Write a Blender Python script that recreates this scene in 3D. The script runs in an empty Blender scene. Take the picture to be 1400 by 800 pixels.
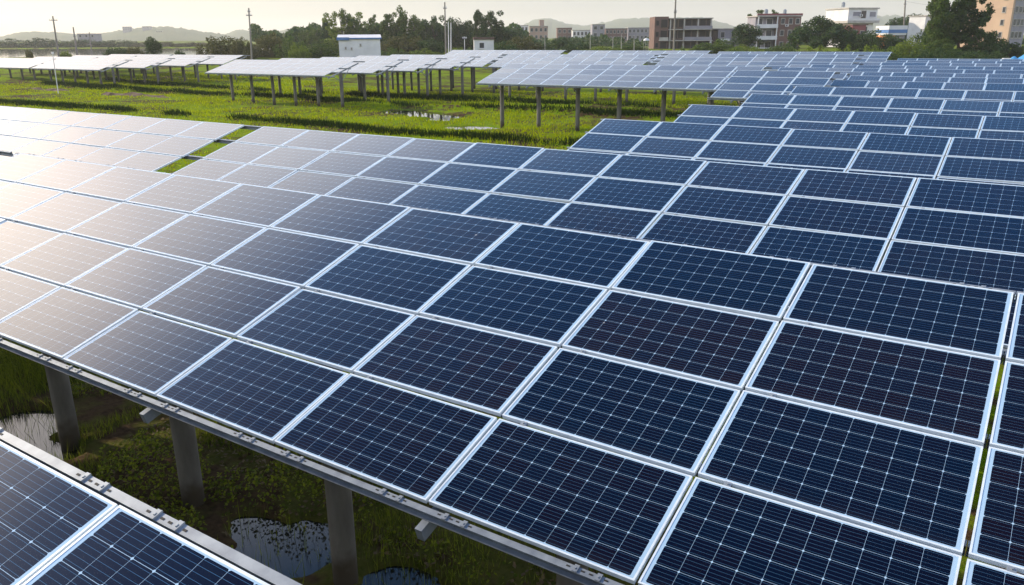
import bpy, math, random
import numpy as np
from mathutils import Vector, Matrix
random.seed(7); RNG = np.random.default_rng(7)
C = bpy.context.scene.collection
SC = bpy.context.scene
rad = math.radians

# ------------------------------------------------------------------ camera, sky, sun, exposure
CAM = np.array([10.1539, -3.8907, 3.2606])
ROT = np.array([[0.83298, 0.16332, -0.52862], [0.55323, -0.25712, 0.79236], [-0.00652, -0.95248, -0.30453]])
u_, _, v_ = np.linalg.svd(ROT); ROT = u_ @ v_          # exact rotation: columns right, down, forward
FPX = 1082.94
TILT = rad(16.7585)
PU, PV = 1.6934, 1.02
DEP = 4 * PV * math.cos(TILT)
cd = bpy.data.cameras.new('camera'); cam = bpy.data.objects.new('camera', cd); C.objects.link(cam)
cd.sensor_width = 36; cd.lens = FPX / 1400 * 36; cd.clip_start = 0.05; cd.clip_end = 8000
M = Matrix.Identity(4)
for i in range(3):
    M[i][0] = ROT[i, 0]; M[i][1] = -ROT[i, 1]; M[i][2] = -ROT[i, 2]; M[i][3] = CAM[i]
cam.matrix_world = M
SC.camera = cam

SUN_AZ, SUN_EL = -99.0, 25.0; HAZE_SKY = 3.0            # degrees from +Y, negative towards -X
w = bpy.data.worlds.new('World'); SC.world = w; w.use_nodes = True
nt = w.node_tree; nt.nodes.clear()
sky = nt.nodes.new('ShaderNodeTexSky'); sky.sky_type = 'NISHITA'; sky.sun_disc = False
sky.sun_elevation = rad(SUN_EL); sky.sun_rotation = rad(SUN_AZ)
sky.altitude = 0; sky.air_density = 1.0; sky.dust_density = 1.2; sky.ozone_density = 2.0
bg = nt.nodes.new('ShaderNodeBackground'); bg.inputs['Strength'].default_value = 0.05
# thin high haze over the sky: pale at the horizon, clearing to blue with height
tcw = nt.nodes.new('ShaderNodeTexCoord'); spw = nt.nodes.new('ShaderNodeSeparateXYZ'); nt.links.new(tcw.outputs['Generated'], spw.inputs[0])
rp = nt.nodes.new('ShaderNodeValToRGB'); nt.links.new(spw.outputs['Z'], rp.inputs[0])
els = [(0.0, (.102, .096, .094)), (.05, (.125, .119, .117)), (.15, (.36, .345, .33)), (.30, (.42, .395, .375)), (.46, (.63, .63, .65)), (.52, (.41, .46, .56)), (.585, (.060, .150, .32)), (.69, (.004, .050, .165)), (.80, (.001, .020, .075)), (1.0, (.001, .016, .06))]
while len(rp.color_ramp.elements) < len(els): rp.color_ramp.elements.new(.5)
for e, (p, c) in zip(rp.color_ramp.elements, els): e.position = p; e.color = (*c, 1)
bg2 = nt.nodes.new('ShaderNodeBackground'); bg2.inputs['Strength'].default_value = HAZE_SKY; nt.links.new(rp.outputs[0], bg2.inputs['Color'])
# added warm glow patch off the sun, giving the left panels their glare
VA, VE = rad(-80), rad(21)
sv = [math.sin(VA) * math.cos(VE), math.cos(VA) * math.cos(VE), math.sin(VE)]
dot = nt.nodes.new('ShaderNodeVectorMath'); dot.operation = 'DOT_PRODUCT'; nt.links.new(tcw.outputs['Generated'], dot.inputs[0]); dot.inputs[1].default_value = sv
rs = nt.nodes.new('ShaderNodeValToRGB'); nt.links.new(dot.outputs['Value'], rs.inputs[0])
glow_stops = [(.86, (0, 0, 0)), (.925, (.022, .012, .006)), (.962, (.095, .062, .040)), (.980, (.26, .185, .125)), (.9875, (.55, .40, .28)), (1.0, (1.0, .78, .56))]
while len(rs.color_ramp.elements) < len(glow_stops): rs.color_ramp.elements.new(.5)
for e, (p, c) in zip(rs.color_ramp.elements, glow_stops): e.position = p; e.color = (*c, 1)
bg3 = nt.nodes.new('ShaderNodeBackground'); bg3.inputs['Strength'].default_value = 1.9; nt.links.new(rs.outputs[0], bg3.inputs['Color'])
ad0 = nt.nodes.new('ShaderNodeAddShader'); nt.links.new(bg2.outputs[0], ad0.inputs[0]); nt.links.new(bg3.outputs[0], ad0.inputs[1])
# golden tint of the low sky towards the sun
dh = nt.nodes.new('ShaderNodeVectorMath'); dh.operation = 'DOT_PRODUCT'; nt.links.new(tcw.outputs['Generated'], dh.inputs[0]); dh.inputs[1].default_value = (math.sin(rad(-88)), math.cos(rad(-88)), 0)
rh = nt.nodes.new('ShaderNodeValToRGB'); nt.links.new(dh.outputs['Value'], rh.inputs[0])
gold = [(.55, (0, 0, 0)), (.80, (.05, .027, .013)), (.93, (.20, .118, .055)), (1.0, (.30, .18, .08))]
while len(rh.color_ramp.elements) < len(gold): rh.color_ramp.elements.new(.5)
for e, (p, c) in zip(rh.color_ramp.elements, gold): e.position = p; e.color = (*c, 1)
bg4 = nt.nodes.new('ShaderNodeBackground'); bg4.inputs['Strength'].default_value = 1.0; nt.links.new(rh.outputs[0], bg4.inputs['Color'])
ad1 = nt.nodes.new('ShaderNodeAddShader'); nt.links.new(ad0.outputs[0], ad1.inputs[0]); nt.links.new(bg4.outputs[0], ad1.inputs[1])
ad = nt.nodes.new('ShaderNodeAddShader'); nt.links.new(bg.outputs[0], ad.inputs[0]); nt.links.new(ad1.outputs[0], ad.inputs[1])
wo = nt.nodes.new('ShaderNodeOutputWorld')
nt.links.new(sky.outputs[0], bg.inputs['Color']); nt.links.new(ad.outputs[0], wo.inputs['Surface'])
sd = bpy.data.lights.new('sun', 'SUN'); sun = bpy.data.objects.new('sun', sd); C.objects.link(sun)
sd.energy = 5.0; sd.angle = rad(0.6); sd.color = (1.0, 0.84, 0.62)
sdir = Vector((math.sin(rad(SUN_AZ)) * math.cos(rad(SUN_EL)), math.cos(rad(SUN_AZ)) * math.cos(rad(SUN_EL)), math.sin(rad(SUN_EL))))
sun.rotation_euler = sdir.to_track_quat('Z', 'Y').to_euler()
SC.view_settings.view_transform = 'Standard'; SC.view_settings.look = 'None'
SC.view_settings.exposure = 0.22; SC.view_settings.gamma = 1.0
SC.view_settings.use_curve_mapping = False
SC.render.engine = 'CYCLES'
cy = SC.cycles
cy.use_denoising = True; cy.max_bounces = 8; cy.diffuse_bounces = 3; cy.glossy_bounces = 3
cy.transmission_bounces = 3; cy.volume_bounces = 1; cy.transparent_max_bounces = 8
cy.sample_clamp_indirect = 6

# ------------------------------------------------------------------ geometry of the place
GZ = -2.65                              # field level; z = 0 is the low edge of the nearest table

def ray(x, y):
    return ROT @ np.array([(x - 700) / FPX, (y - 400) / FPX, 1.0])
HF = np.array([ROT[0, 2], ROT[1, 2]]); HF = HF / np.linalg.norm(HF)
def at(x, y, D):                         # the point seen at pixel x, y, D metres ahead
    d = ray(x, y); s = D / (d[0] * HF[0] + d[1] * HF[1]); return CAM + s * d
def onz(x, y, z):
    d = ray(x, y); return CAM + d * ((z - CAM[2]) / d[2])

def sstep(a, b, t):
    t = np.clip((t - a) / (b - a), 0, 1); return t * t * (3 - 2 * t)
def wob(x, y, s, seed):
    r = np.random.default_rng(seed); o = np.zeros_like(x)
    for i in range(7):
        a = r.uniform(0, 6.283); k = (0.6 + 0.5 * i) / s * r.uniform(.8, 1.25)
        o = o + np.sin((x * math.cos(a) + y * math.sin(a)) * k + r.uniform(0, 6.283)) / (1 + .35 * i)
    return o / 3.2
PUDDLES = []                              # x, y, radius x, radius y, depth
for px, py, rx, ry in [(35, 575, .85, .5), (70, 610, .55, .35), (380, 745, .62, .5), (430, 730, .5, .35), (350, 715, .4, .25), (545, 790, .5, .3), (18, 600, .5, .4)]:
    p = onz(px, py, GZ); PUDDLES.append((p[0], p[1], rx, ry, .28))
for px, py, rx, ry in [(588, 156, 2.2, 1.8), (612, 158, 1.7, 1.6), (545, 153, 1.6, 1.1), (648, 173, 2.0, 1.3), (755, 150, 1.6, 1.4), (600, 162, 1.6, 1.3), (575, 152, 3.0, 1.4)]:
    p = onz(px, py, GZ); PUDDLES.append((p[0], p[1], rx, ry, .42))
LAKE = at(60, 68, 300)
def lake_mask(x, y):
    d = np.hypot((x - LAKE[0]) / 170.0, (y - LAKE[1]) / 110.0) + .12 * wob(x, y, 30.0, 5)
    return 1 - sstep(.92, 1.0, d)
BUNDS = [(onz(500, 143, GZ)[1] + .5, .38, .55), (onz(420, 172, GZ)[1], .2, .6), (onz(420, 128, GZ)[1], .3, .7)]
def ground_z(x, y):
    x = np.asarray(x, float); y = np.asarray(y, float)
    r = np.hypot(x - CAM[0], y - CAM[1])
    z = GZ + .07 * wob(x, y, 1.6, 1) + .05 * wob(x, y, .35, 2) * (r < 25) + .10 * wob(x, y, 6, 3)
    for by, h, wd in BUNDS:
        yy = y - by - .9 * wob(x, x * 0, 14, int(by * 10)) - .004 * x
        z = z + h * 1.25 * (.75 + .35 * wob(x, y, 2.0, 9)) * np.exp(-(yy / wd) ** 2) * sstep(-2, -8, x)
    for px, py, rx, ry, dp in PUDDLES:
        q = np.hypot((x - px) / rx, (y - py) / ry) + .30 * wob(x, y, max(.2, rx * .3), int(abs(px * 7)) + 3)
        z = z - dp * (1 - sstep(.55, 1.25, q))
    z = z + 3.1 * sstep(100, 215, r)
    z = z + 6 * sstep(500, 1100, r) * .6
    z = z - 4.0 * lake_mask(x, y) * sstep(180, 200, r)
    return z
def gz(x, y): return float(ground_z(np.array([x]), np.array([y]))[0])

# ------------------------------------------------------------------ helpers
class MB:
    def __init__(s): s.v = []; s.f = []; s.m = []; s.uv = {}
    def add(s, vs, fs, mi=0):
        o = len(s.v); s.v += [tuple(p) for p in vs]; s.f += [tuple(i + o for i in f) for f in fs]; s.m += [mi] * len(fs)
    def box(s, a, b, mi=0, mat=None):
        x0, y0, z0 = a; x1, y1, z1 = b
        vs = [(x0, y0, z0), (x1, y0, z0), (x1, y1, z0), (x0, y1, z0), (x0, y0, z1), (x1, y0, z1), (x1, y1, z1), (x0, y1, z1)]
        if mat is not None: vs = [tuple(mat @ Vector(p)) for p in vs]
        s.add(vs, [(0, 3, 2, 1), (4, 5, 6, 7), (0, 1, 5, 4), (1, 2, 6, 5), (2, 3, 7, 6), (3, 0, 4, 7)], mi)
    def tube(s, pts, rs, n=8, mi=0, cap=True):
        pts = [Vector(p) for p in pts]; o = len(s.v); rings = []
        for i, p in enumerate(pts):
            d = (pts[min(i + 1, len(pts) - 1)] - pts[max(i - 1, 0)]).normalized()
            a = Vector((1, 0, 0)) if abs(d.x) < .8 else Vector((0, 1, 0))
            e1 = d.cross(a).normalized(); e2 = d.cross(e1)
            r = rs[i] if hasattr(rs, '__len__') else rs
            rings.append([p + (e1 * math.cos(6.28318 * k / n) + e2 * math.sin(6.28318 * k / n)) * r for k in range(n)])
        vs = [q for r_ in rings for q in r_]
        fs = [(i * n + k, i * n + (k + 1) % n, (i + 1) * n + (k + 1) % n, (i + 1) * n + k) for i in range(len(pts) - 1) for k in range(n)]
        if cap: fs += [tuple(range(n - 1, -1, -1)), tuple((len(pts) - 1) * n + k for k in range(n))]
        s.add(vs, fs, mi)
    def bar(s, p, q, wd, h, mi=0):
        p = Vector(p); q = Vector(q); d = (q - p); L = d.length
        m = Matrix.Translation(p) @ d.to_track_quat('X', 'Z').to_matrix().to_4x4()
        s.box((0, -wd / 2, -h / 2), (L, wd / 2, h / 2), mi, m)
    def mesh(s, name, mats, smooth=False):
        me = bpy.data.meshes.new(name); me.from_pydata(s.v, [], s.f)
        for m in (mats if isinstance(mats, (list, tuple)) else [mats]): me.materials.append(m)
        if max(s.m or [0]): me.polygons.foreach_set('material_index', s.m)
        if smooth: me.polygons.foreach_set('use_smooth', [True] * len(s.f))
        me.update(); return me
    def build(s, name, mats, parent=None, loc=None, smooth=False):
        return obj(name, s.mesh(name, mats, smooth), parent, loc)
def obj(name, me, parent=None, loc=None, rot=None, scale=None):
    o = bpy.data.objects.new(name, me); C.objects.link(o)
    if parent is not None: o.parent = parent
    if loc is not None: o.location = loc
    if rot is not None: o.rotation_euler = rot
    if scale is not None: o.scale = scale
    return o
def tag(o, label, cat, group=None):
    o['label'] = label; o['category'] = cat
    if group: o['group'] = group
    return o
def thing(name, label, cat, loc=(0, 0, 0), rz=0, group=None):
    o = obj(name, None, None, loc, (0, 0, rz)); o.empty_display_size = .2
    return tag(o, label, cat, group)
def kind(o, k): o['kind'] = k; return o
def raw_mesh(name, V, F4=None, F3=None, mats=(), smooth=False):
    me = bpy.data.meshes.new(name); V = np.asarray(V, np.float32)
    F = F4 if F4 is not None else F3; n = 4 if F4 is not None else 3; F = np.asarray(F, np.int32)
    me.vertices.add(len(V)); me.vertices.foreach_set('co', V.ravel())
    me.loops.add(F.size); me.loops.foreach_set('vertex_index', F.ravel())
    me.polygons.add(len(F)); me.polygons.foreach_set('loop_start', np.arange(len(F), dtype=np.int32) * n)
    for m in mats: me.materials.append(m)
    if smooth: me.polygons.foreach_set('use_smooth', np.ones(len(F), bool))
    me.update(calc_edges=True); me.validate(); return me

# ------------------------------------------------------------------ materials
class NT:
    def __init__(s, name):
        s.m = bpy.data.materials.new(name); s.m.use_nodes = True; s.t = s.m.node_tree
        s.b = s.t.nodes['Principled BSDF']; s.out = s.t.nodes['Material Output']
    def n(s, typ, **kw):
        o = s.t.nodes.new(typ)
        for k, v in kw.items(): setattr(o, k, v)
        return o
    def set(s, inp, v):
        if isinstance(v, bpy.types.NodeSocket): s.t.links.new(v, inp)
        else: inp.default_value = v
    def math(s, op, a, b=0.0, c=None):
        o = s.n('ShaderNodeMath', operation=op); s.set(o.inputs[0], a); s.set(o.inputs[1], b)
        if c is not None: s.set(o.inputs[2], c)
        return o.outputs[0]
    def mix(s, f, a, b):
        o = s.n('ShaderNodeMix', data_type='RGBA'); s.set(o.inputs[0], f); s.set(o.inputs[6], a); s.set(o.inputs[7], b); return o.outputs[2]
    def noise(s, scale, detail=3, coord='Object', rough=.55):
        tc = s.n('ShaderNodeTexCoord'); o = s.n('ShaderNodeTexNoise'); o.inputs['Scale'].default_value = scale
        o.inputs['Detail'].default_value = detail; o.inputs['Roughness'].default_value = rough
        s.t.links.new(tc.outputs[coord], o.inputs['Vector']); return o.outputs['Fac']
    def ramp(s, f, a, b):
        o = s.n('ShaderNodeMapRange'); o.inputs['From Min'].default_value = a; o.inputs['From Max'].default_value = b
        s.set(o.inputs['Value'], f); return o.outputs[0]
    def bump(s, h, strength, dist=.02):
        o = s.n('ShaderNodeBump'); o.inputs['Strength'].default_value = strength; o.inputs['Distance'].default_value = dist
        s.set(o.inputs['Height'], h); s.t.links.new(o.outputs[0], s.b.inputs['Normal'])
def c4(c): return (c[0], c[1], c[2], 1.0)
def surf(name, c1, c2=None, rough=.7, scale=3.0, metal=0.0, bump=0.0, coord='Object', lo=.35, hi=.65, spec=.5):
    N = NT(name); c2 = c2 or tuple(x * .75 for x in c1)
    f = N.noise(scale, 5, coord)
    N.set(N.b.inputs['Base Color'], N.mix(N.ramp(f, lo, hi), c4(c1), c4(c2)))
    N.b.inputs['Roughness'].default_value = rough; N.b.inputs['Metallic'].default_value = metal
    N.b.inputs['Specular IOR Level'].default_value = spec
    if bump: N.bump(f, bump)
    return N.m

def panel_glass():
    N = NT('solar_cells'); uv = N.n('ShaderNodeUVMap'); sp = N.n('ShaderNodeSeparateXYZ'); N.t.links.new(uv.outputs[0], sp.inputs[0])
    pu, pv, mu, mv = .1590, .1555, .0260, .0125
    def axis(s, p, m, n):
        c = N.math('DIVIDE', N.math('SUBTRACT', s, m), p)
        inside = N.math('MULTIPLY', N.math('GREATER_THAN', c, 0), N.math('LESS_THAN', c, n))
        fr = N.math('FRACT', c)
        d = N.math('MULTIPLY', N.math('SUBTRACT', .5, N.math('ABSOLUTE', N.math('SUBTRACT', fr, .5))), p)
        return c, inside, fr, d
    cu, iu, fu, du = axis(sp.outputs[0], pu, mu, 10); cv, iv, fv, dv = axis(sp.outputs[1], pv, mv, 6)
    cell = N.math('MULTIPLY', iu, iv)
    cell = N.math('MULTIPLY', cell, N.math('GREATER_THAN', N.math('MINIMUM', N.math('MULTIPLY', du, 1.35), dv), .0011))
    cell = N.math('MULTIPLY', cell, N.math('GREATER_THAN', N.math('ADD', du, dv), .0100))
    bus = N.math('ABSOLUTE', N.math('SUBTRACT', N.math('FRACT', N.math('MULTIPLY', fv, 5)), .5))
    bus = N.math('LESS_THAN', N.math('MULTIPLY', bus, pv / 5), .00085)
    oi = N.n('ShaderNodeObjectInfo')
    wn = N.n('ShaderNodeTexWhiteNoise', noise_dimensions='4D')
    cx = N.n('ShaderNodeCombineXYZ'); N.set(cx.inputs[0], N.math('FLOOR', cu)); N.set(cx.inputs[1], N.math('FLOOR', cv))
    N.t.links.new(cx.outputs[0], wn.inputs['Vector']); N.t.links.new(oi.outputs['Random'], wn.inputs['W'])
    navy = N.mix(oi.outputs['Random'], c4((.0003, .0042, .0170)), c4((.0072, .0034, .0075)))
    navy = N.mix(N.math('MULTIPLY', wn.outputs['Value'], .55), navy, c4((.0004, .0065, .022)))
    metal = N.mix(N.math('MULTIPLY', bus, .9), navy, c4((.05, .13, .24)))
    col = N.mix(cell, c4((.34, .50, .66)), metal)
    grime = N.ramp(N.noise(1.1, 5, 'Object', .7), .42, .8); spots = N.n('ShaderNodeTexVoronoi'); spots.inputs['Scale'].default_value = 1.7
    tc = N.n('ShaderNodeTexCoord'); ad = N.n('ShaderNodeVectorMath', operation='ADD'); N.t.links.new(tc.outputs['Object'], ad.inputs[0])
    cb = N.n('ShaderNodeCombineXYZ'); N.set(cb.inputs[0], N.math('MULTIPLY', oi.outputs['Random'], 91)); N.t.links.new(cb.outputs[0], ad.inputs[1]); N.t.links.new(ad.outputs[0], spots.inputs['Vector'])
    sc = N.n('ShaderNodeSeparateColor'); N.t.links.new(spots.outputs['Color'], sc.inputs[0])
    drop = N.math('MULTIPLY', N.math('LESS_THAN', spots.outputs['Distance'], .024), N.math('GREATER_THAN', sc.outputs[0], .72))
    low = N.math('MULTIPLY', N.ramp(sp.outputs[1], .10, 0.0), .03)               # dirt line along the low frame
    col = N.mix(N.math('ADD', N.math('MULTIPLY', grime, .006), low), col, c4((.20, .17, .14)))
    col = N.mix(N.math('MULTIPLY', drop, .5), col, c4((.5, .49, .46)))
    N.set(N.b.inputs['Base Color'], col); N.b.inputs['Specular IOR Level'].default_value = 0.0; N.b.inputs['Roughness'].default_value = .6
    # anti-reflective glass: almost no mirror image seen straight on, a strong one at a grazing angle
    fr = N.n('ShaderNodeFresnel'); fr.inputs['IOR'].default_value = 1.5
    fac = N.math('MULTIPLY', N.math('MAXIMUM', N.math('SUBTRACT', fr.outputs[0], .034), .004), 1.25)
    gl = N.n('ShaderNodeBsdfGlossy'); gl.inputs['Color'].default_value = (1, 1, 1, 1)
    N.set(gl.inputs['Roughness'], N.math('ADD', .065, N.math('ADD', N.math('MULTIPLY', grime, .05), N.math('MULTIPLY', oi.outputs['Random'], .03))))
    mx = N.n('ShaderNodeMixShader'); N.set(mx.inputs[0], fac); N.t.links.new(N.b.outputs[0], mx.inputs[1]); N.t.links.new(gl.outputs[0], mx.inputs[2])
    N.t.links.new(mx.outputs[0], N.out.inputs['Surface'])
    return N.m
M_GLASS = panel_glass()
M_FRAME = surf('anodised_aluminium', (.66, .74, .80), (.54, .62, .69), .42, 9, 0.0)
M_BACK = surf('panel_backsheet', (.78, .78, .78), rough=.6)
M_GALV = surf('galvanised_steel', (.27, .31, .35), (.17, .20, .24), .5, 7, .2)
M_SLOT = surf('rail_slot', (.015, .016, .018), rough=.8)
M_CONC = surf('pile_concrete', (.15, .145, .135), (.065, .062, .058), .9, 3.2, bump=.4)
def tide(mat):
    t = mat.node_tree; b = t.nodes['Principled BSDF']; src = b.inputs['Base Color'].links[0].from_socket
    g = t.nodes.new('ShaderNodeNewGeometry'); sp = t.nodes.new('ShaderNodeSeparateXYZ'); t.links.new(g.outputs['Position'], sp.inputs[0])
    n = t.nodes.new('ShaderNodeTexNoise'); n.inputs['Scale'].default_value = 5; t.links.new(g.outputs['Position'], n.inputs['Vector'])
    a = t.nodes.new('ShaderNodeMath'); a.operation = 'MULTIPLY_ADD'; t.links.new(n.outputs['Fac'], a.inputs[0]); a.inputs[1].default_value = -.5; t.links.new(sp.outputs['Z'], a.inputs[2])
    r = t.nodes.new('ShaderNodeMapRange'); t.links.new(a.outputs[0], r.inputs['Value']); r.inputs['From Min'].default_value = GZ + .16; r.inputs['From Max'].default_value = GZ - .12
    m = t.nodes.new('ShaderNodeMix'); m.data_type = 'RGBA'; t.links.new(r.outputs[0], m.inputs[0]); t.links.new(src, m.inputs[6]); m.inputs[7].default_value = (.045, .036, .024, 1)
    t.links.new(m.outputs[2], b.inputs['Base Color'])
tide(M_CONC)                                # dried mud line at the foot of the piles
M_DARKSTEEL = surf('weathered_steel', (.12, .13, .15), (.07, .075, .085), .55, 4, .4)

def ground_mat():
    N = NT('field_soil'); g1 = N.noise(.22, 6); g2 = N.noise(2.4, 6); g3 = N.noise(11, 5)
    grass = N.mix(N.ramp(g2, .35, .68), c4((.10, .18, .0015)), c4((.20, .26, .003)))
    dark = N.mix(N.ramp(g3, .3, .7), c4((.034, .022, .013)), c4((.085, .055, .030)))
    geo = N.n('ShaderNodeNewGeometry'); sp = N.n('ShaderNodeSeparateXYZ'); N.t.links.new(geo.outputs['Position'], sp.inputs[0])
    near = N.math('SUBTRACT', 1.0, N.ramp(N.math('ADD', sp.outputs[1], N.math('MULTIPLY', g1, 3)), 5.0, 8.5))   # wet muddy soil between the first rows
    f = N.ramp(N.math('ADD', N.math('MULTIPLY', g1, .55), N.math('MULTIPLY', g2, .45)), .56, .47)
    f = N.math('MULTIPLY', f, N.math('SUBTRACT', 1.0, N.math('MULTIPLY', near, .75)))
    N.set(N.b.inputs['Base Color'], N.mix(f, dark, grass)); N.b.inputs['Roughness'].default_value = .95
    N.b.inputs['Specular IOR Level'].default_value = .03
    N.bump(g3, .8, .05); return N.m
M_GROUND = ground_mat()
def water_mat():
    N = NT('puddle_water'); N.b.inputs['Base Color'].default_value = (.018, .018, .014, 1); N.b.inputs['Roughness'].default_value = .04
    N.b.inputs['IOR'].default_value = 1.33; N.bump(N.noise(2.5, 2), .02, .02); return N.m
M_WATER = water_mat()
def leaf_mat(name, dark, light, trans=.35, yell=None, spec=.15):
    N = NT(name); geo = N.n('ShaderNodeNewGeometry'); oi = N.n('ShaderNodeObjectInfo')
    r = geo.outputs['Random Per Island']
    col = N.mix(r, c4(dark), c4(light))
    col = N.mix(N.math('MULTIPLY', oi.outputs['Random'], .35), col, c4(yell or tuple(x * .6 for x in dark)))
    N.set(N.b.inputs['Base Color'], col); N.b.inputs['Roughness'].default_value = .6; N.b.inputs['Specular IOR Level'].default_value = spec
    tr = N.n('ShaderNodeBsdfTranslucent'); N.set(tr.inputs['Color'], col)
    mx = N.n('ShaderNodeMixShader'); mx.inputs[0].default_value = trans
    N.t.links.new(N.b.outputs[0], mx.inputs[1]); N.t.links.new(tr.outputs[0], mx.inputs[2]); N.t.links.new(mx.outputs[0], N.out.inputs['Surface'])
    return N.m
M_GRASS = leaf_mat('grass_blades', (.14, .22, .0008), (.34, .41, .002), .5, (.30, .31, .002), 0.0)
M_WEED = leaf_mat('weed_leaves', (.05, .085, .006), (.24, .28, .018), .45)
M_BANK = leaf_mat('bank_weed_leaves', (.010, .028, .004), (.035, .06, .008), .15, None, 0.0)
M_DRY = leaf_mat('dry_litter', (.06, .04, .02), (.19, .14, .07), .2)
M_LEAF_D = leaf_mat('leaves_dark_green', (.020, .050, .013), (.065, .115, .026), .3)
M_LEAF_M = leaf_mat('leaves_mid_green', (.035, .078, .012), (.12, .175, .028), .35)
M_LEAF_L = leaf_mat('leaves_light_green', (.085, .14, .010), (.19, .25, .025), .4)
M_LEAF_O = leaf_mat('leaves_olive', (.055, .065, .016), (.12, .12, .035), .35)
M_BARK = surf('tree_bark', (.10, .075, .055), (.05, .038, .03), .9, 4, bump=.4)

# ------------------------------------------------------------------ ground, water, hills
def build_ground():
    def axis(parts):
        o = [parts[0][0]]
        for a, b, s in parts:
            n = max(1, int(round((b - a) / s))); o += list(np.linspace(a, b, n + 1)[1:])
        return np.array(o)
    xs = axis([(-3800, -700, 200), (-700, -300, 25), (-300, -110, 6), (-110, -45, .9), (-45, -9, .4), (-9, 10, .1), (10, 30, 1.0), (30, 120, 9), (120, 2200, 160)])
    ys = axis([(-120, -12, 9), (-12, -4, 1), (-4, 6, .1), (6, 20, .5), (20, 56, .35), (56, 130, 1.5), (130, 300, 6), (300, 700, 25), (700, 3800, 200)])
    X, Y = np.meshgrid(xs, ys); Z = ground_z(X, Y)
    nx, ny = len(xs), len(ys); V = np.stack([X.ravel(), Y.ravel(), Z.ravel()], 1)
    i = np.arange(ny - 1)[:, None] * nx + np.arange(nx - 1)[None]
    F = np.stack([i, i + 1, i + nx + 1, i + nx], -1).reshape(-1, 4)
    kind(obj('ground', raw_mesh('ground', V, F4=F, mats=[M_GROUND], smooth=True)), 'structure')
build_ground()
m = MB(); m.add([(-90, -8, GZ - .13), (40, -8, GZ - .13), (40, 90, GZ - .13), (-90, 90, GZ - .13)], [(0, 1, 2, 3)])
kind(m.build('field_water', M_WATER), 'structure')
m = MB(); lz = gz(LAKE[0] + 260, LAKE[1]) - .3
lz = .18
m.add([(LAKE[0] + 172 * math.cos(6.28319 * k / 48), LAKE[1] + 111 * math.sin(6.28319 * k / 48), lz) for k in range(48)], [tuple(range(48))])
kind(m.build('lake_water', M_WATER), 'structure')
m = MB(); ex = np.linspace(-114, -68, 100); M_EARTH = surf('brown_earth', (.13, .075, .045), (.07, .045, .03), .95, 1.5, bump=.4)
ey = onz(120, 128, GZ)[1]; prof = [(-1.5, -.25), (-.9, .12), (-.3, .42), (.3, .40), (.9, .15), (1.5, -.25)]; vs = []
for i, xx in enumerate(ex):
    sc_ = min(1, i / 14, (len(ex) - 1 - i) / 14) * (.75 + .35 * math.sin(xx * .31) + .25 * math.sin(xx * 1.13 + 1)) - (.3 if i in (0, len(ex) - 1) else 0); oy = ey + .8 * math.sin(xx * .12) + .05 * (xx + 80)
    for q, (dy, dz) in enumerate(prof): vs.append((xx, oy + dy + random.gauss(0, .08), GZ - .12 + dz * (sc_ if dz > 0 else 1) + random.gauss(0, .06)))
m.add(vs, [(i * 6 + q, (i + 1) * 6 + q, (i + 1) * 6 + q + 1, i * 6 + q + 1) for i in range(len(ex) - 1) for q in range(5)])
kind(m.build('earth_bank', M_EARTH), 'structure')
M_HILL = surf('hill_woods', (.05, .08, .035), (.08, .10, .045), .95, .02)
def hill(prof, D, depth, seed):
    """a ridge whose skyline passes the given (x, y) directions, D metres away"""
    xs = np.linspace(prof[0][0], prof[-1][0], 90); ys = np.interp(xs, [p[0] for p in prof], [p[1] for p in prof])
    T = [at(x, y, D) for x, y in zip(xs, ys)]; V = []; nz = 9; r = np.random.default_rng(seed)
    for i, p in enumerate(T):
        dirv = (p[:2] - CAM[:2]) / np.linalg.norm(p[:2] - CAM[:2])
        for j in range(nz):
            t = j / (nz - 1) * 2 - 1; h = (1 - t * t) ** 1.0
            z0 = -8
            jit = r.normal(0, .02) * (p[2] + 8) * (0 < abs(t) < 1 or 1)
            V.append((p[0] + dirv[0] * t * depth, p[1] + dirv[1] * t * depth, z0 + (p[2] - z0) * h + jit))
    i = np.arange(len(T) - 1)[:, None] * nz + np.arange(nz - 1)[None]
    F = np.stack([i, i + 1, i + nz + 1, i + nz], -1).reshape(-1, 4)
    kind(obj('hill', raw_mesh('hill', V, F4=F, mats=[M_HILL], smooth=True)), 'structure')
hill([(-160, 52), (-60, 49), (0, 50), (25, 44.5), (45, 43), (70, 44), (90, 45), (120, 50), (150, 58), (170, 62)], 1500, 250, 1)
hill([(90, 60), (120, 48), (150, 44), (180, 39), (225, 36), (250, 39), (275, 43), (300, 46), (330, 52), (360, 58)], 1500, 250, 2)
hill([(280, 58), (310, 46), (325, 40), (345, 43), (375, 44), (400, 39), (420, 42), (450, 52)], 2200, 300, 3)
hill([(690, 52), (712, 36), (728, 28), (745, 25), (760, 27), (782, 34), (800, 35), (830, 30), (845, 26), (870, 24), (915, 25), (960, 24), (1000, 34), (1030, 45), (1060, 52)], 2700, 400, 4)
hill([(1080, 52), (1120, 27), (1150, 20), (1180, 19), (1205, 22), (1225, 20), (1250, 28), (1300, 36), (1345, 45), (1400, 52)], 2700, 380, 5)

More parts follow.
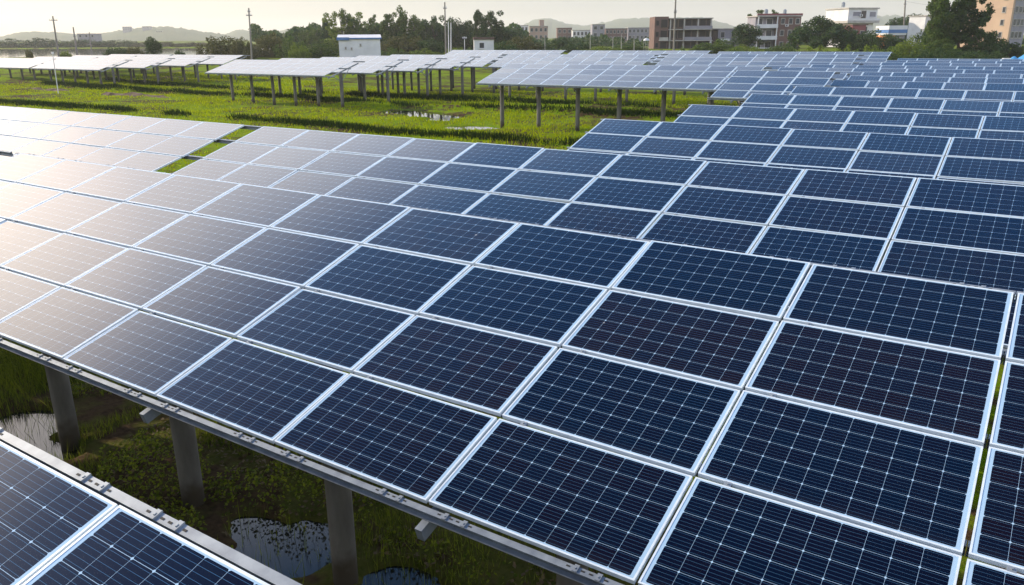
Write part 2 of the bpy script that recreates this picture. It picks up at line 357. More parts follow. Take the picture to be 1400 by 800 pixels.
# ------------------------------------------------------------------ solar tables
TH = .038
PW, PH = 1.668, .979
def panel_mesh(with_frame=True):
    m = MB(); L = .013
    m.add([(L, L, -.003), (PW - L, L, -.003), (PW - L, PH - L, -.003), (L, PH - L, -.003)], [(0, 1, 2, 3)], 0)
    m.add([(L, L, -.009), (PW - L, L, -.009), (PW - L, PH - L, -.009), (L, PH - L, -.009)], [(3, 2, 1, 0)], 1)
    if with_frame: frame_into(m, 2)
    me = m.mesh('panel', [M_GLASS, M_BACK, M_FRAME] if with_frame else [M_GLASS, M_BACK])
    uv = me.uv_layers.new(name='UVMap')
    for lp in me.loops:
        co = me.vertices[lp.vertex_index].co; uv.data[lp.index].uv = (co.x - L, co.y - L)
    return me
def frame_into(m, mi):
    L = .0135
    m.box((0, 0, -TH), (PW, L, 0), mi); m.box((0, PH - L, -TH), (PW, PH, 0), mi)
    m.box((0, L, -TH), (L, PH - L, 0), mi); m.box((PW - L, L, -TH), (PW, PH - L, 0), mi)
ME_LAM = panel_mesh(False)
_m = MB(); frame_into(_m, 0); ME_FRAME = _m.mesh('panel_frame', [M_FRAME])
ME_PANEL = panel_mesh(True)
_m = MB(); _m.tube([(0, 0, 0), (0, 0, 1)], .145, 20); ME_POST = _m.mesh('post', [M_CONC])
ME_POST.polygons.foreach_set('use_smooth', [len(p.vertices) == 4 for p in ME_POST.polygons])
PURLINS = {}
def purlin_mesh(L):
    k = round(L, 2)
    if k not in PURLINS:
        m = MB(); m.box((0, -.020, -.010), (L, .030, 0)); m.box((0, .020, -.085), (L, .030, -.0105)); m.box((0, -.020, -.095), (L, .0195, -.086))
        PURLINS[k] = m.mesh('purlin', [M_GALV])
    return PURLINS[k]
def tilted_bar(v0, v1, wd, h):
    m = MB(); m.box((-wd / 2, v0, -h), (wd / 2, v1, 0)); return m.mesh('rafter', [M_GALV])
ME_RAFTER = tilted_bar(-.15, 4 * PV - .1, .065, .11)
_m = MB()
_m.box((-.016, -.022, 0), (.016, .034, .007)); _m.box((.0162, -.022, .0001), (.0205, .034, .011))
_m.tube([(0, .004, .0068), (0, .004, .014)], .0085, 6)
for q in (-.055, .055): _m.box((q - .014, -.002, .0008), (q + .014, .010, .0022), 1)
ME_CLAMP = _m.mesh('rail_clamp', [M_GALV, M_SLOT])
_m = MB(); _m.box((-.025, -.024, -.02), (.025, .024, .012)); _m.tube([(0, 0, .012), (0, 0, .022)], .009, 6); ME_MID = _m.mesh('mid_clamp', [M_GALV])
CT, ST = math.cos(TILT), math.sin(TILT)

def solar_table(label, k0, Y0, z0, n=10, tier=1, posts=None, ext=(.1, .1), rafters=None, dx=0.0, braces=True, slope=0.0):
    """n panels wide and four high on a single row of concrete piles; low edge at Y0, z0"""
    X0 = k0 * PU + dx; L = n * PU; yp = 1.5
    if posts is None:
        cnt = max(2, int(round(L / 3.1))); st = L / cnt; posts = [X0 + st * (i + .5) for i in range(cnt)]
    g0 = gz(X0 + L / 2, Y0 + yp)
    root = thing('solar_table', label, 'solar panels', (X0, Y0 + yp, g0), 0, 'solar panel tables of the farm')
    def loc(x, v, nrm=0.0):        # metres along the row, metres up the slope, metres off the glass
        return (x, v * CT - nrm * ST - yp, v * ST + nrm * CT + z0 - g0)
    R3 = (TILT, 0, 0)
    gapu = (PU - PW) / 2; gapv = (PV - PH) / 2
    if tier <= 1:
        for j in range(4):
            for i in range(n):
                jx = (TILT + random.gauss(0, .0045), random.gauss(0, .0028), random.gauss(0, .0008))
                if tier == 0:
                    o = obj('panel', ME_LAM, root, loc(i * PU + gapu, j * PV + gapv), jx)
                    obj('panel_frame', ME_FRAME, o)
                else:
                    obj('panel', ME_PANEL, root, loc(i * PU + gapu, j * PV + gapv), jx)
    else:
        m = MB(); lp = []
        for j in range(4):
            for i in range(n):
                o = len(m.v); x, y = i * PU + gapu, j * PV + gapv
                m.add([(x, y, 0), (x + PW, y, 0), (x + PW, y + PH, 0), (x, y + PH, 0)], [(0, 1, 2, 3)], 0)
        m.box((gapu, gapv, -.035), (L - gapu, 4 * PV - gapv, -.004), 1)
        me = m.mesh('panel_face', [M_GLASS, M_FRAME]); uv = me.uv_layers.new(name='UVMap')
        cs = [(0, 0), (1.642, 0), (1.642, .958), (0, .958)]
        for p in me.polygons:
            for q, li in enumerate(p.loop_indices): uv.data[li].uv = cs[q] if p.material_index == 0 else (0, 0)
        obj('panel_face', me, root, loc(0, 0), R3)
    pm = purlin_mesh(L + sum(ext))
    for j, v in enumerate([-.034, PV + .13, 2 * PV + .13, 3 * PV + .13, 4 * PV + .028]):
        if tier == 2 and j in (1, 3): continue
        obj('purlin', pm, root, loc(-ext[0], v, -TH - .003), R3)
    for x in (rafters if rafters is not None else posts):
        obj('rafter', ME_RAFTER, root, loc(x - X0, 0, -TH - .10), R3)
    for x in posts:
        gl = gz(x, Y0 + yp) - .25; v = yp / CT; top = loc(0, v, -TH - .21)[2] + g0
        obj('post', ME_POST, root, (x - X0, 0, gl - g0), None, (1, 1, top - gl))
        if braces:
            b = MB(); a = (x - X0, 0, top - g0 - .75)
            for vv in (.55, 2.75):
                e = loc(x - X0, vv, -TH - .2); b.bar((a[0] + .0, a[1] + (.14 if vv > 1.6 else -.14), a[2]), e, .045, .045)
            b.build('brace', M_GALV, root)
    if tier == 0:
        for v, dn in ((-.030, -TH - .003), (4 * PV + .028, -TH - .003)):
            for i in range(n):
                for q in (.115, .215, .755, .855): obj('rail_clamp', ME_CLAMP, root, loc((i + q) * PU, v, dn), R3)
        for v in (PV, 2 * PV, 3 * PV):
            for i in range(n):
                obj('mid_clamp', ME_MID, root, loc((i + .14) * PU, v, -.012), R3)
    return root

# the farm, near to far
YR = {-1: -6.09, 0: 0.0, 1: 5.92, 2: 12.05, 3: 17.95, 4: 24.05, 5: 30.05, 6: 36.2, 7: 41.8, 8: 47.4, 9: 53.1, 10: 59.6, 11: 65.6, 12: 71.8, 13: 78.0}
solar_table('solar table cut off by the lower left corner, before the muddy gap', -4, YR[-1], 0, 11, 0, ext=(.1, .1))
FP = [-4.9, -1.75, 1.35, 4.2, 7.2]
solar_table('large foreground solar table whose low rail hangs over the mud and puddles', -4.0, YR[0], 0, 10, 0, posts=FP, ext=(.3, 0), rafters=[-3.6, -.15, 3.3, 6.78, 9.6])
solar_table('solar table continuing the foreground table at its right end behind a thin black seam', 6.004, YR[0], 0, 5, 0, ext=(0, .1))
solar_table('glaring white solar table continuing the foreground table beyond its left end', -14.6, YR[0], 0, 10, 1, ext=(.1, .5), rafters=[-7.15, -10.2, -13.5, -16.8, -20.1, -23.4])
solar_table('solar table directly behind the foreground table, right of the gap with bare beam', -3.92, YR[1], 0, 10, 0, ext=(.12, 0))
solar_table('pale solar table left of the gap with the bare beam, second row from the front', -14.36, YR[1], 0, 10, 1, ext=(.1, .75), rafters=[-6.83, -9.0, -12.4, -15.8, -19.2, -22.6])
solar_table('solar table ending the second row on the right of its last seam', 6.085, YR[1], 0, 5, 1, ext=(0, .1))
solar_table('solar table in the third row, its left corner standing just over the bright grass', 0, YR[2], 0, 10, 1, ext=(.14, .1))
solar_table('solar table in the fourth row with two rail stubs over the grass', .12, YR[3], 0, 10, 1, ext=(.14, .1))
solar_table('solar table in the fifth row, left corner just below the short raised table', .17, YR[4], 0, 10, 1, ext=(.14, .1))
solar_table('solar table in the sixth row, its left corner touching the short raised table', .24, YR[5], 0, 10, 1, ext=(.14, .1))
solar_table('short raised solar table three panels wide beside the end of the long grey table', -2.55, 36.0, .42, 3, 1, posts=[-3.2, -1.3], ext=(.14, .2))
solar_table('solar table in the seventh row, stepping down right of the short raised table', .2 + .2, YR[6], 0, 10, 1, ext=(.1, .1))
p7 = [-22.2 + 3.05 * i for i in range(6)]
solar_table('long grey solar table on tall piles above the open grass, nearest beyond the field', -13.72, 42.0, .41, 11, 1, posts=p7, ext=(.1, .4))
solar_table('solar table two panels wide between the dark opening and the eighth row', -1.9, 41.9, .12, 2, 1, posts=[-2.4, -.6], ext=(.2, .1))
solar_table('solar table in the eighth row on the right of the two panel wide table', .2, YR[7], 0, 10, 1, ext=(.1, .1))
solar_table('solar table in the ninth row of the right hand block', -3.0, YR[8], 0, 13, 1, braces=False)
solar_table('solar table in the tenth row of the right hand block', -4.0, YR[9], .02, 14, 1, braces=False)
solar_table('solar table in the eleventh row of the right hand block', -4.6, YR[10], .03, 14, 1, braces=False)
solar_table('solar table in the twelfth row of the right hand block', -2.2, YR[11], .08, 12, 1, braces=False)
solar_table('solar table in the last row but one of the right hand block', -1.6, YR[12], .10, 11, 1, braces=False)
solar_table('solar table in the last row of the right hand block, under the hedge', -1.6, YR[13], .12, 11, 1, braces=False)
solar_table('raised solar table behind the long grey table, right of the bare clamp line', -12.35, 66.0, .68, 10, 1, ext=(.9, .4), braces=False)
solar_table('raised solar table behind the long grey table, left of the bare clamp line', -23.2, 66.0, .58, 10, 1, ext=(.9, .3), braces=False)
solar_table('hindmost raised solar table on the right, its end standing out against the dark hedge', -12.0, 78.2, .70, 10, 1, ext=(.2, .1), braces=False)
solar_table('hindmost raised solar table below the white brick houses', -22.6, 78.2, .78, 10, 1, ext=(.2, .2), braces=False)
solar_table('hindmost raised solar table below the small white hut with the window', -33.2, 78.2, .80, 10, 1, ext=(.2, .2), braces=False)
Ln = [('nearest white solar table of the middle left block, full length over the grass', 48, .27), ('second white solar table of the middle left block, stepping back behind the nearest', 54, .28),
      ('third white solar table of the middle left block, ahead of the blue roofed shed', 60, .27), ('fourth white solar table of the middle left block', 66, .31), ('hindmost white solar table of the middle left block', 72, .33)]
for i, (lb, y, z) in enumerate(Ln):
    X0 = -61.5 + (0 if i == 0 else .2)
    solar_table(lb, X0 / PU, y, z, 10, 2, posts=[X0 + 2.0 + 3.1 * q for q in range(5)] + [X0 + 17.5], ext=(.1, 1.3), braces=(i < 3))
Fl = [('nearest white solar table of the far left block, beside the brown earth bank', 54, -.10), ('second white solar table of the far left block', 60, -.04), ('third white solar table of the far left block', 66, .06), ('hindmost white solar table of the far left block, under the olive bushes', 72, .12)]
for i, (lb, y, z) in enumerate(Fl):
    X0 = -108.2 + .3 * i
    solar_table(lb, X0 / PU, y, z, 10, 2, posts=[X0 + 2.0 + 3.1 * q for q in range(5)] + [X0 + 17.5], ext=(.1, 1.3), braces=False)
    solar_table(lb.split(',')[0].replace('solar table of the far left block', 'far left block table beyond the first seam') if i else 'nearest white far left solar table, cut by the left edge of the photo', (X0 - 17.6) / PU, y, z, 10, 2, ext=(.1, .4), braces=False)

# ------------------------------------------------------------------ grass, weeds, litter
def blades(name, P, h, wd, mat, lean=.35, label=None):
    n = len(P); a = RNG.uniform(0, 6.283, n); l = RNG.normal(0, lean, n) * h; b = RNG.uniform(0, 6.283, n)
    ux, uy = np.cos(a) * wd / 2, np.sin(a) * wd / 2
    V = np.empty((n, 3, 3)); V[:, 0] = P; V[:, 1] = P; V[:, 2] = P
    V[:, 0, 0] -= ux; V[:, 0, 1] -= uy; V[:, 1, 0] += ux; V[:, 1, 1] += uy
    V[:, 2, 0] += np.cos(b) * l; V[:, 2, 1] += np.sin(b) * l; V[:, 2, 2] += h; V[:, :2, 2] -= .03
    return kind(obj(name, raw_mesh(name, V.reshape(-1, 3), F3=np.arange(n * 3).reshape(-1, 3), mats=[mat])), 'stuff')
def leaves_quads(P, size, upb=.5, rng=RNG, out=None):
    n = len(P); nrm = rng.normal(0, 1, (n, 3)); nrm[:, 2] += upb
    if out is not None: nrm += out * 1.2
    nrm /= np.linalg.norm(nrm, axis=1)[:, None]
    t = np.cross(nrm, rng.normal(0, 1, (n, 3))); t /= np.linalg.norm(t, axis=1)[:, None] + 1e-9
    b = np.cross(nrm, t); s = (size * rng.uniform(.6, 1.4, n))[:, None]
    V = np.stack([P - t * s * .5, P + b * s * .32, P + t * s * .5, P - b * s * .32], 1).reshape(-1, 3)
    return V, np.arange(n * 4).reshape(-1, 4)
def in_puddle(x, y, f=1.0):
    o = np.zeros(len(x), bool)
    for px, py, rx, ry, d in PUDDLES: o |= np.hypot((x - px) / rx, (y - py) / ry) < f
    return o
# open field
n = 190000
x = RNG.uniform(-110, 6, n); y = 9 + 70 * RNG.random(n) ** 1.25
keep = (wob(x, y, 3.0, 21) + .6 * wob(x, y, .9, 22) + RNG.normal(0, .35, n) > -.25) & ~in_puddle(x, y, 1.25)
x, y = x[keep], y[keep]; dist = np.hypot(x - CAM[0], y - CAM[1])
hh = (.11 + .11 * np.clip(wob(x, y, 4, 23) + .4, 0, 1.5)) * RNG.uniform(.6, 1.3, len(x))
blades('grass', np.stack([x, y, ground_z(x, y)], 1), hh, .022 + .0011 * dist, M_GRASS, .9)
# darker rank weeds along the field banks
PB = []
for by, h, wd in BUNDS:
    n = 20000; x = RNG.uniform(-105, -3, n); yc = by + .9 * wob(x, x * 0, 14, int(by * 10)) + .004 * x + RNG.normal(-.1, wd * .45, n)
    keep = wob(x, yc, 3.2, 61) + RNG.normal(0, .25, n) > -.1
    x, yc = x[keep], yc[keep]; PB.append(np.stack([x, yc, ground_z(x, yc)], 1))
PB = np.concatenate(PB)
blades('bank_weeds', PB, RNG.uniform(.15, .48, len(PB)), .08, M_BANK, .5)
n = 7000; x = RNG.uniform(-8, 8, n); y = RNG.uniform(-3.5, 4, n); keep = in_puddle(x, y, 1.3); x, y = x[keep], y[keep]
blades('reeds', np.stack([x, y, np.maximum(ground_z(x, y), GZ - .14)], 1), RNG.uniform(.12, .4, len(x)), .010, M_WEED, .3)
# strips under and between the nearest tables
n = 120000
x = RNG.uniform(-9, 9.5, n); y = RNG.uniform(-3.5, 5.6, n)
mk = wob(x, y, 1.1, 31) + .5 * wob(x, y, .4, 32)
keep = (mk > -.05) & ~in_puddle(x, y, .85) & (y + .25 * (x - 3) < 4.5)
keep &= RNG.random(n) < np.clip(1.2 - .16 * (x - 1), .1, 1)
x, y, mk = x[keep], y[keep], mk[keep]
blades('low_grass', np.stack([x, y, ground_z(x, y)], 1), (.12 + .22 * np.clip(mk, 0, 1)) * RNG.uniform(.5, 1.3, len(x)), .011, M_WEED, .5)
n = 130000
x = RNG.uniform(-9, 9.5, n); y = RNG.uniform(-3.5, 5.6, n)
mk = wob(x, y, .8, 41) + .6 * wob(x, y, .3, 42)
keep = (mk > .16) & ~in_puddle(x, y, 1.1) & (RNG.random(n) < np.clip(1.05 - .17 * (x - 1), .06, 1))
x, y, mk = x[keep], y[keep], mk[keep]
V, F = leaves_quads(np.stack([x, y, ground_z(x, y) + RNG.random(len(x)) * .62 * np.clip(mk * 1.3, .1, 1)], 1), .05, .9)
kind(obj('weeds', raw_mesh('weeds', V, F4=F, mats=[M_WEED])), 'stuff')
n = 26000
x = RNG.uniform(-8, 9.5, n); y = RNG.uniform(-3.5, 5, n)
keep = (wob(x, y, .7, 51) > .0) & ~in_puddle(x, y, 1.25)
x, y = x[keep], y[keep]
V, F = leaves_quads(np.stack([x, y, ground_z(x, y) + RNG.random(len(x)) * .05], 1), .07, 1.5)
kind(obj('leaf_litter', raw_mesh('leaf_litter', V, F4=F, mats=[M_DRY])), 'stuff')

# ------------------------------------------------------------------ trees
def crown_mesh(name, seed, mat, kindn, nl=4200):
    r = np.random.default_rng(seed); cl = []
    if kindn == 'round':
        for _ in range(46):
            d = r.normal(0, 1, 3); d /= np.linalg.norm(d); q = r.uniform(.45, 1.0)
            cl.append((d[0] * .36 * q, d[1] * .36 * q, .60 + d[2] * .33 * q, r.uniform(.07, .14)))
        for _ in range(16):
            a = r.uniform(0, 6.283); q = r.uniform(.1, .38); cl.append((math.cos(a) * q, math.sin(a) * q, r.uniform(.08, .4), r.uniform(.07, .12)))
        ls = .046
    elif kindn == 'tall':            # gum-like: clumps stacked on several rising limbs
        for b in range(7):
            a = r.uniform(0, 6.283); rr = r.uniform(.03, .2); top = r.uniform(.66, .97); cx, cyy = math.cos(a) * rr, math.sin(a) * rr
            for t in np.linspace(.3, top, 9):
                cl.append((cx * (.5 + t) + r.normal(0, .05), cyy * (.5 + t) + r.normal(0, .05), t, r.uniform(.035, .085) * (1.15 - .35 * t)))
        ls = .032
    elif kindn == 'slender':
        for t in np.linspace(.22, .95, 26):
            wq = .13 * math.sin(min(1, (1.02 - t) * 2.2) * 1.57)
            cl.append((r.normal(0, wq * .7), r.normal(0, wq * .7), t, r.uniform(.04, .075)))
        ls = .034
    elif kindn == 'dome':
        for _ in range(60):
            a = r.uniform(0, 6.283); q = math.sqrt(r.random()) * .62; h = math.sqrt(max(.02, 1 - (q / .66) ** 2))
            t = r.uniform(.25, .95); cl.append((math.cos(a) * q, math.sin(a) * q, .06 + .82 * h * t, r.uniform(.09, .15)))
        ls = .05
    else:                            # shrub: wide, ragged, down to the ground
        for _ in range(40):
            a = r.uniform(0, 6.283); q = math.sqrt(r.random()) * .75; h = (1 - .55 * (q / .75) ** 2) * r.uniform(.55, 1.05)
            for t in (.2, .55, .85): cl.append((math.cos(a) * q, math.sin(a) * q, h * t, r.uniform(.08, .17)))
        ls = .065
    cl = np.array(cl); wgt = cl[:, 3] ** 2; idx = r.choice(len(cl), nl, p=wgt / wgt.sum())
    d = r.normal(0, 1, (nl, 3)); d /= np.linalg.norm(d, axis=1)[:, None]
    q = r.uniform(.35, 1.12, nl) ** .6
    P = cl[idx, :3] + d * (cl[idx, 3] * q)[:, None]; P[:, 2] = np.maximum(P[:, 2], .02)
    V, F = leaves_quads(P, ls, .5, r, d)
    return raw_mesh(name, V, F4=F, mats=[mat])
def trunk_mesh(seed, kindn):
    r = random.Random(seed); m = MB(); h = {'round': .62, 'tall': .9, 'slender': .9, 'dome': .5, 'shrub': .5}[kindn]; R = {'round': .022, 'tall': .016, 'slender': .014, 'dome': .035, 'shrub': .015}[kindn]
    sp = [(r.gauss(0, .012) * i, r.gauss(0, .012) * i, h * i / 5 - (.03 if i == 0 else 0)) for i in range(6)]
    m.tube(sp, [R * (1.25 - .19 * i) for i in range(6)], 7)
    for i in range(6):
        a = r.uniform(0, 6.283); b = sp[r.randint(2, 4)]; L = {'round': .3, 'tall': .16, 'slender': .1, 'dome': .45, 'shrub': .4}[kindn]
        m.tube([b, (b[0] + math.cos(a) * L * .5, b[1] + math.sin(a) * L * .5, b[2] + L * .35), (b[0] + math.cos(a) * L, b[1] + math.sin(a) * L, b[2] + L * .8)], [R * .5, R * .32, R * .12], 5)
    return m.mesh('trunk', M_BARK, True)
MATS = {'d': M_LEAF_D, 'm': M_LEAF_M, 'l': M_LEAF_L, 'o': M_LEAF_O}
TREES = {}
NAMES = {'round': ('tree', 'tree'), 'tall': ('tree', 'tree'), 'slender': ('tree', 'tree'), 'dome': ('tree', 'tree'), 'shrub': ('shrub', 'shrub')}
ASPECT = {'round': .80, 'tall': .52, 'slender': .30, 'dome': 1.35, 'shrub': 1.6}
tcount = [0]
def tree(kd, mt, px, ytop, wpx, D, label, group, base=None, nl=None):
    """kd shape, mt leaf tone, px column, ytop top row, wpx width, D distance in metres"""
    tcount[0] += 1
    key = (kd, mt, tcount[0] % 4 if nl is None else 99 + tcount[0])
    if key not in TREES:
        s = hash(key) % 1000 if False else sum(ord(c) for c in kd + mt) * 7 + key[2]
        TREES[key] = (crown_mesh('crown', s, MATS[mt], kd, nl or {'shrub': 6500, 'dome': 11000, 'slender': 4000}.get(kd, 6500)), trunk_mesh(s, kd))
    top = at(px, ytop, D); X, Y = top[0], top[1]; g = gz(X, Y) if base is None else base
    H = max(1.0, top[2] - g); wd = wpx * D / FPX; s = wd / ASPECT[kd]
    root = thing(NAMES[kd][0], label, NAMES[kd][1], (X, Y, g), random.uniform(0, 6.28), group)
    obj('trunk', TREES[key][1], root, None, None, (min(s, H * 1.3), min(s, H * 1.3), H))
    obj('crown', TREES[key][0], root, None, None, (s, s, H))
    return root
G1 = 'trees of the belt behind the left tables'
for a in [
    ('tall', 'm', 418, 38, 20, 235, 'small pointed tree at the left end of the tall tree belt'),
    ('tall', 'm', 431, 35, 20, 232, 'tree beside the slender spire, left part of the tree belt'),
    ('slender', 'd', 444, 27, 10, 230, 'slender spire tree left of the bright twin topped tree'),
    ('tall', 'l', 463, 17, 30, 225, 'bright twin topped tree rising behind the left end of the blue roofed shed'),
    ('tall', 'm', 477, 15, 28, 226, 'tall leafy tree directly above the blue roofed shed'),
    ('round', 'm', 498, 26, 30, 240, 'lower rounded tree behind the right half of the blue roofed shed'),
    ('tall', 'm', 512, 22, 22, 238, 'tree just right of the blue roofed shed, with an open crown'),
    ('tall', 'm', 530, 18, 28, 236, 'open crowned tree left of the tallest tree of the belt'),
    ('tall', 'm', 547, 11, 26, 234, 'tallest tree of the belt, left one of the close pair'),
    ('tall', 'm', 561, 13, 24, 236, 'tall tree leaning close to the tallest tree of the belt'),
    ('round', 'd', 580, 24, 30, 245, 'dark rounded tree between the tallest tree and the grey pole'),
    ('tall', 'd', 594, 18, 26, 240, 'dark tree immediately left of the grey utility pole'),
    ('round', 'd', 622, 24, 30, 245, 'dark rounded tree behind the pair of white posts'),
    ('round', 'd', 640, 29, 26, 245, 'low dark tree left of the spire beside the white hut'),
    ('slender', 'd', 652, 14, 10, 225, 'narrow spire tree above the roof of the white hut'),
    ('tall', 'd', 672, 12, 30, 222, 'tall dark tree right behind the white hut'),
    ('round', 'd', 694, 38, 34, 225, 'low round tree right of the white hut'),
    ('round', 'd', 452, 40, 44, 245, 'dark broad tree filling the belt below the twin topped tree'),
    ('round', 'd', 540, 34, 46, 248, 'dark broad tree filling the belt below the tallest tree'),
    ('round', 'd', 606, 34, 40, 248, 'dark broad tree behind the grey utility pole'),
    ('round', 'd', 665, 38, 40, 240, 'dark broad tree behind the white hut')]:
    tree(*a[:4], a[4] * 1.3, *a[5:], G1)
G2 = 'bushes in front of the left tree belt'
for a in [
    ('shrub', 'o', 300, 46, 62, 175, 'big olive bush left of the pole with the cross arm'),
    ('shrub', 'o', 328, 48, 40, 172, 'olive bush at the foot of the pole with the cross arm'),
    ('shrub', 'o', 365, 39, 50, 180, 'tall olive bush right of the pole with the cross arm'),
    ('shrub', 'm', 395, 47, 44, 176, 'mid green bush between the olive bush and the blue roofed shed'),
    ('shrub', 'l', 408, 56, 30, 165, 'pale green leafy bush left of the blue roofed shed'),
    ('shrub', 'm', 437, 52, 50, 170, 'green bush at the left wall of the blue roofed shed'),
    ('shrub', 'o', 552, 42, 62, 190, 'large pale olive bush right of the blue roofed shed'),
    ('shrub', 'd', 588, 50, 46, 188, 'dark bush behind the large pale olive bush'),
    ('shrub', 'm', 535, 62, 46, 165, 'low green bush right of the blue roofed shed'),
    ('shrub', 'l', 580, 65, 50, 165, 'low bright bush left of the grey utility pole'),
    ('shrub', 'l', 627, 60, 46, 168, 'low bright bush between the white posts and the white hut'),
    ('shrub', 'd', 690, 52, 40, 170, 'dark bush at the right wall of the white hut'),
    ('shrub', 'o', 715, 46, 50, 190, 'olive bush below the white far house'),
    ('shrub', 'm', 640, 64, 40, 160, 'low green bush in front of the white hut')]:
    tree(*a, G2)
G3 = 'bushes along the lake at the left'
for a in [
    ('round', 'd', 207, 49, 22, 180, 'dark leaning tree on the lake shore'),
    ('shrub', 'd', 158, 62, 34, 178, 'dark low bush left of the leaning tree on the shore'),
    ('shrub', 'o', 183, 62, 26, 178, 'olive low bush touching the leaning tree on the shore'),
    ('shrub', 'd', 245, 66, 14, 176, 'small dark shrub right of the leaning tree on the shore'),
    ('shrub', 'l', 88, 66, 16, 176, 'small pale shrub beside the foot of the leaning pole'),
    ('shrub', 'o', 38, 64, 12, 176, 'small brown shrub on the left lake bank'),
    ('shrub', 'd', 10, 52, 60, 470, 'far dark thicket beyond the lake at the left edge'),
    ('shrub', 'd', 60, 50, 60, 470, 'far dark thicket beyond the lake behind the leaning pole'),
    ('shrub', 'd', 110, 52, 60, 470, 'far dark thicket beyond the lake right of the leaning pole'),
    ('shrub', 'd', 160, 53, 60, 470, 'far dark thicket beyond the middle of the lake'),
    ('shrub', 'o', 215, 56, 70, 470, 'far olive thicket beyond the right end of the lake'),
    ('shrub', 'o', 265, 57, 60, 470, 'far olive thicket behind the big olive bush')]:
    tree(*a, G3)
G4 = 'trees and bushes in front of the houses'
for a in [
    ('round', 'd', 770, 50, 36, 200, 'dark round tree below the low far houses'),
    ('shrub', 'd', 790, 55, 44, 195, 'dark bush right of the dark round tree'),
    ('shrub', 'm', 742, 58, 40, 215, 'green bush below the pink far house'),
    ('shrub', 'l', 825, 62, 60, 180, 'low yellow green bush above the hindmost table'),
    ('shrub', 'm', 862, 58, 50, 200, 'green bush left of the brick ruin'),
    ('shrub', 'm', 985, 52, 50, 180, 'dense green bush in front of the grey house'),
    ('shrub', 'm', 962, 56, 40, 178, 'green bush against the right corner of the brick ruin'),
    ('shrub', 'l', 1018, 60, 50, 170, 'bright low bush between the two brick houses'),
    ('tall', 'm', 1040, 12, 34, 238, 'tree with open top standing behind the left side of the balcony house'),
    ('round', 'd', 1022, 32, 44, 215, 'dark tree left of the balcony house'),
    ('dome', 'd', 1127, 19, 84, 185, 'broad dark dome shaped tree right of the balcony house'),
    ('shrub', 'm', 1068, 58, 44, 168, 'green bush in front of the balcony house'),
    ('shrub', 'd', 1184, 35, 62, 180, 'dark tree in front of the pale modern house'),
    ('shrub', 'd', 1213, 43, 56, 182, 'dark bush under the house with the white striped roof'),
    ('shrub', 'd', 1276, 30, 46, 185, 'dark bush hiding the foot of the little white tower'),
    ('round', 'd', 1250, 17, 44, 270, 'dark tree behind the little white tower'),
    ('round', 'd', 1232, 22, 36, 275, 'dark tree left of the little white tower, behind the roof'),
    ('shrub', 'l', 1248, 47, 52, 150, 'big rounded green bush left of the tall dark trees'),
    ('round', 'd', 1385, 58, 34, 140, 'dark ragged bush at the foot of the tan tower block'),
    ('round', 'm', 1350, 20, 30, 240, 'tree between the tall dark trees and the pink house')]:
    tree(*a, G4)
GH = 'low hedge bushes behind the last tables'
HB = [(1062, 61, 44, 'l', 'before the middle of the balcony house'), (1083, 63, 36, 'm', 'before the right corner of the balcony house'), (1100, 61, 40, 'l', 'below the left edge of the dome tree'), (1120, 60, 44, 'l', 'below the middle of the dome tree'),
      (1141, 61, 40, 'l', 'below the right half of the dome tree'), (1160, 59, 42, 'l', 'below the sunlit flank of the pale modern house'), (1180, 59, 42, 'l', 'below the maroon house'), (1199, 60, 40, 'l', 'below the right end of the pale modern house'),
      (1219, 61, 44, 'm', 'at the left of the big rounded bush'), (1262, 62, 44, 'd', 'at the right of the big rounded bush, in shade'), (1288, 63, 48, 'd', 'under the left one of the tall dark trees'), (1313, 64, 48, 'd', 'between the trunks of the tall dark trees'),
      (1336, 64, 48, 'd', 'under the drooping tall dark tree'), (1362, 66, 40, 'd', 'at the foot of the white leaning pole'), (905, 63, 44, 'm', 'at the foot of the brick tower of the ruin'), (936, 62, 46, 'm', 'right of the tall dark pole before the brick ruin'), (1004, 61, 50, 'm', 'before the grey house'), (1030, 62, 44, 'l', 'left of the balcony house')]
for i, (px, yt, wp, mt, lb) in enumerate(HB):
    tree('shrub', mt, px, yt, wp, 122 + 3 * (i % 3), 'low hedge bush ' + lb, GH)
big = 'tall dark trees on the right'
tree('tall', 'm', 1290, -26, 44, 140, 'tall dark tree with light left limbs reaching out of the photo', big, nl=8500)
tree('tall', 'd', 1325, -30, 58, 142, 'tall drooping dark tree right of the one with light limbs', big, nl=10000)
tree('dome', 'd', 1349, 36, 58, 139, 'broad dark tree spreading at the right foot of the tall pair', big, nl=12000)
tree('dome', 'm', 1289, 42, 50, 138, 'broad green tree at the left foot of the tall pair', big, nl=12000)
# the far wood behind the belt reads as one mass
V0 = []
for px in np.linspace(345, 720, 420):
    for k in range(26):
        D = RNG.uniform(262, 300); yt = 40 + 5 * math.sin(px * .07) + 3 * math.sin(px * .23) + RNG.uniform(0, 22)
        V0.append(at(px + RNG.normal(0, 1.5), yt, D))
V, F = leaves_quads(np.array(V0), 1.5, .5)
kind(obj('far_wood', raw_mesh('far_wood', V, F4=F, mats=[M_LEAF_D])), 'stuff')
V0 = []
for px in np.linspace(690, 1420, 520):
    for k in range(22):
        D = RNG.uniform(300, 345) if px < 1270 else RNG.uniform(270, 300); yt = 52 + 3 * math.sin(px * .06) + 2 * math.sin(px * .31) + RNG.uniform(0, 15)
        V0.append(at(px + RNG.normal(0, 1.5), yt, D))
V, F = leaves_quads(np.array(V0), 1.4, .5)
kind(obj('far_thicket', raw_mesh('far_thicket', V, F4=F, mats=[M_LEAF_D])), 'stuff')

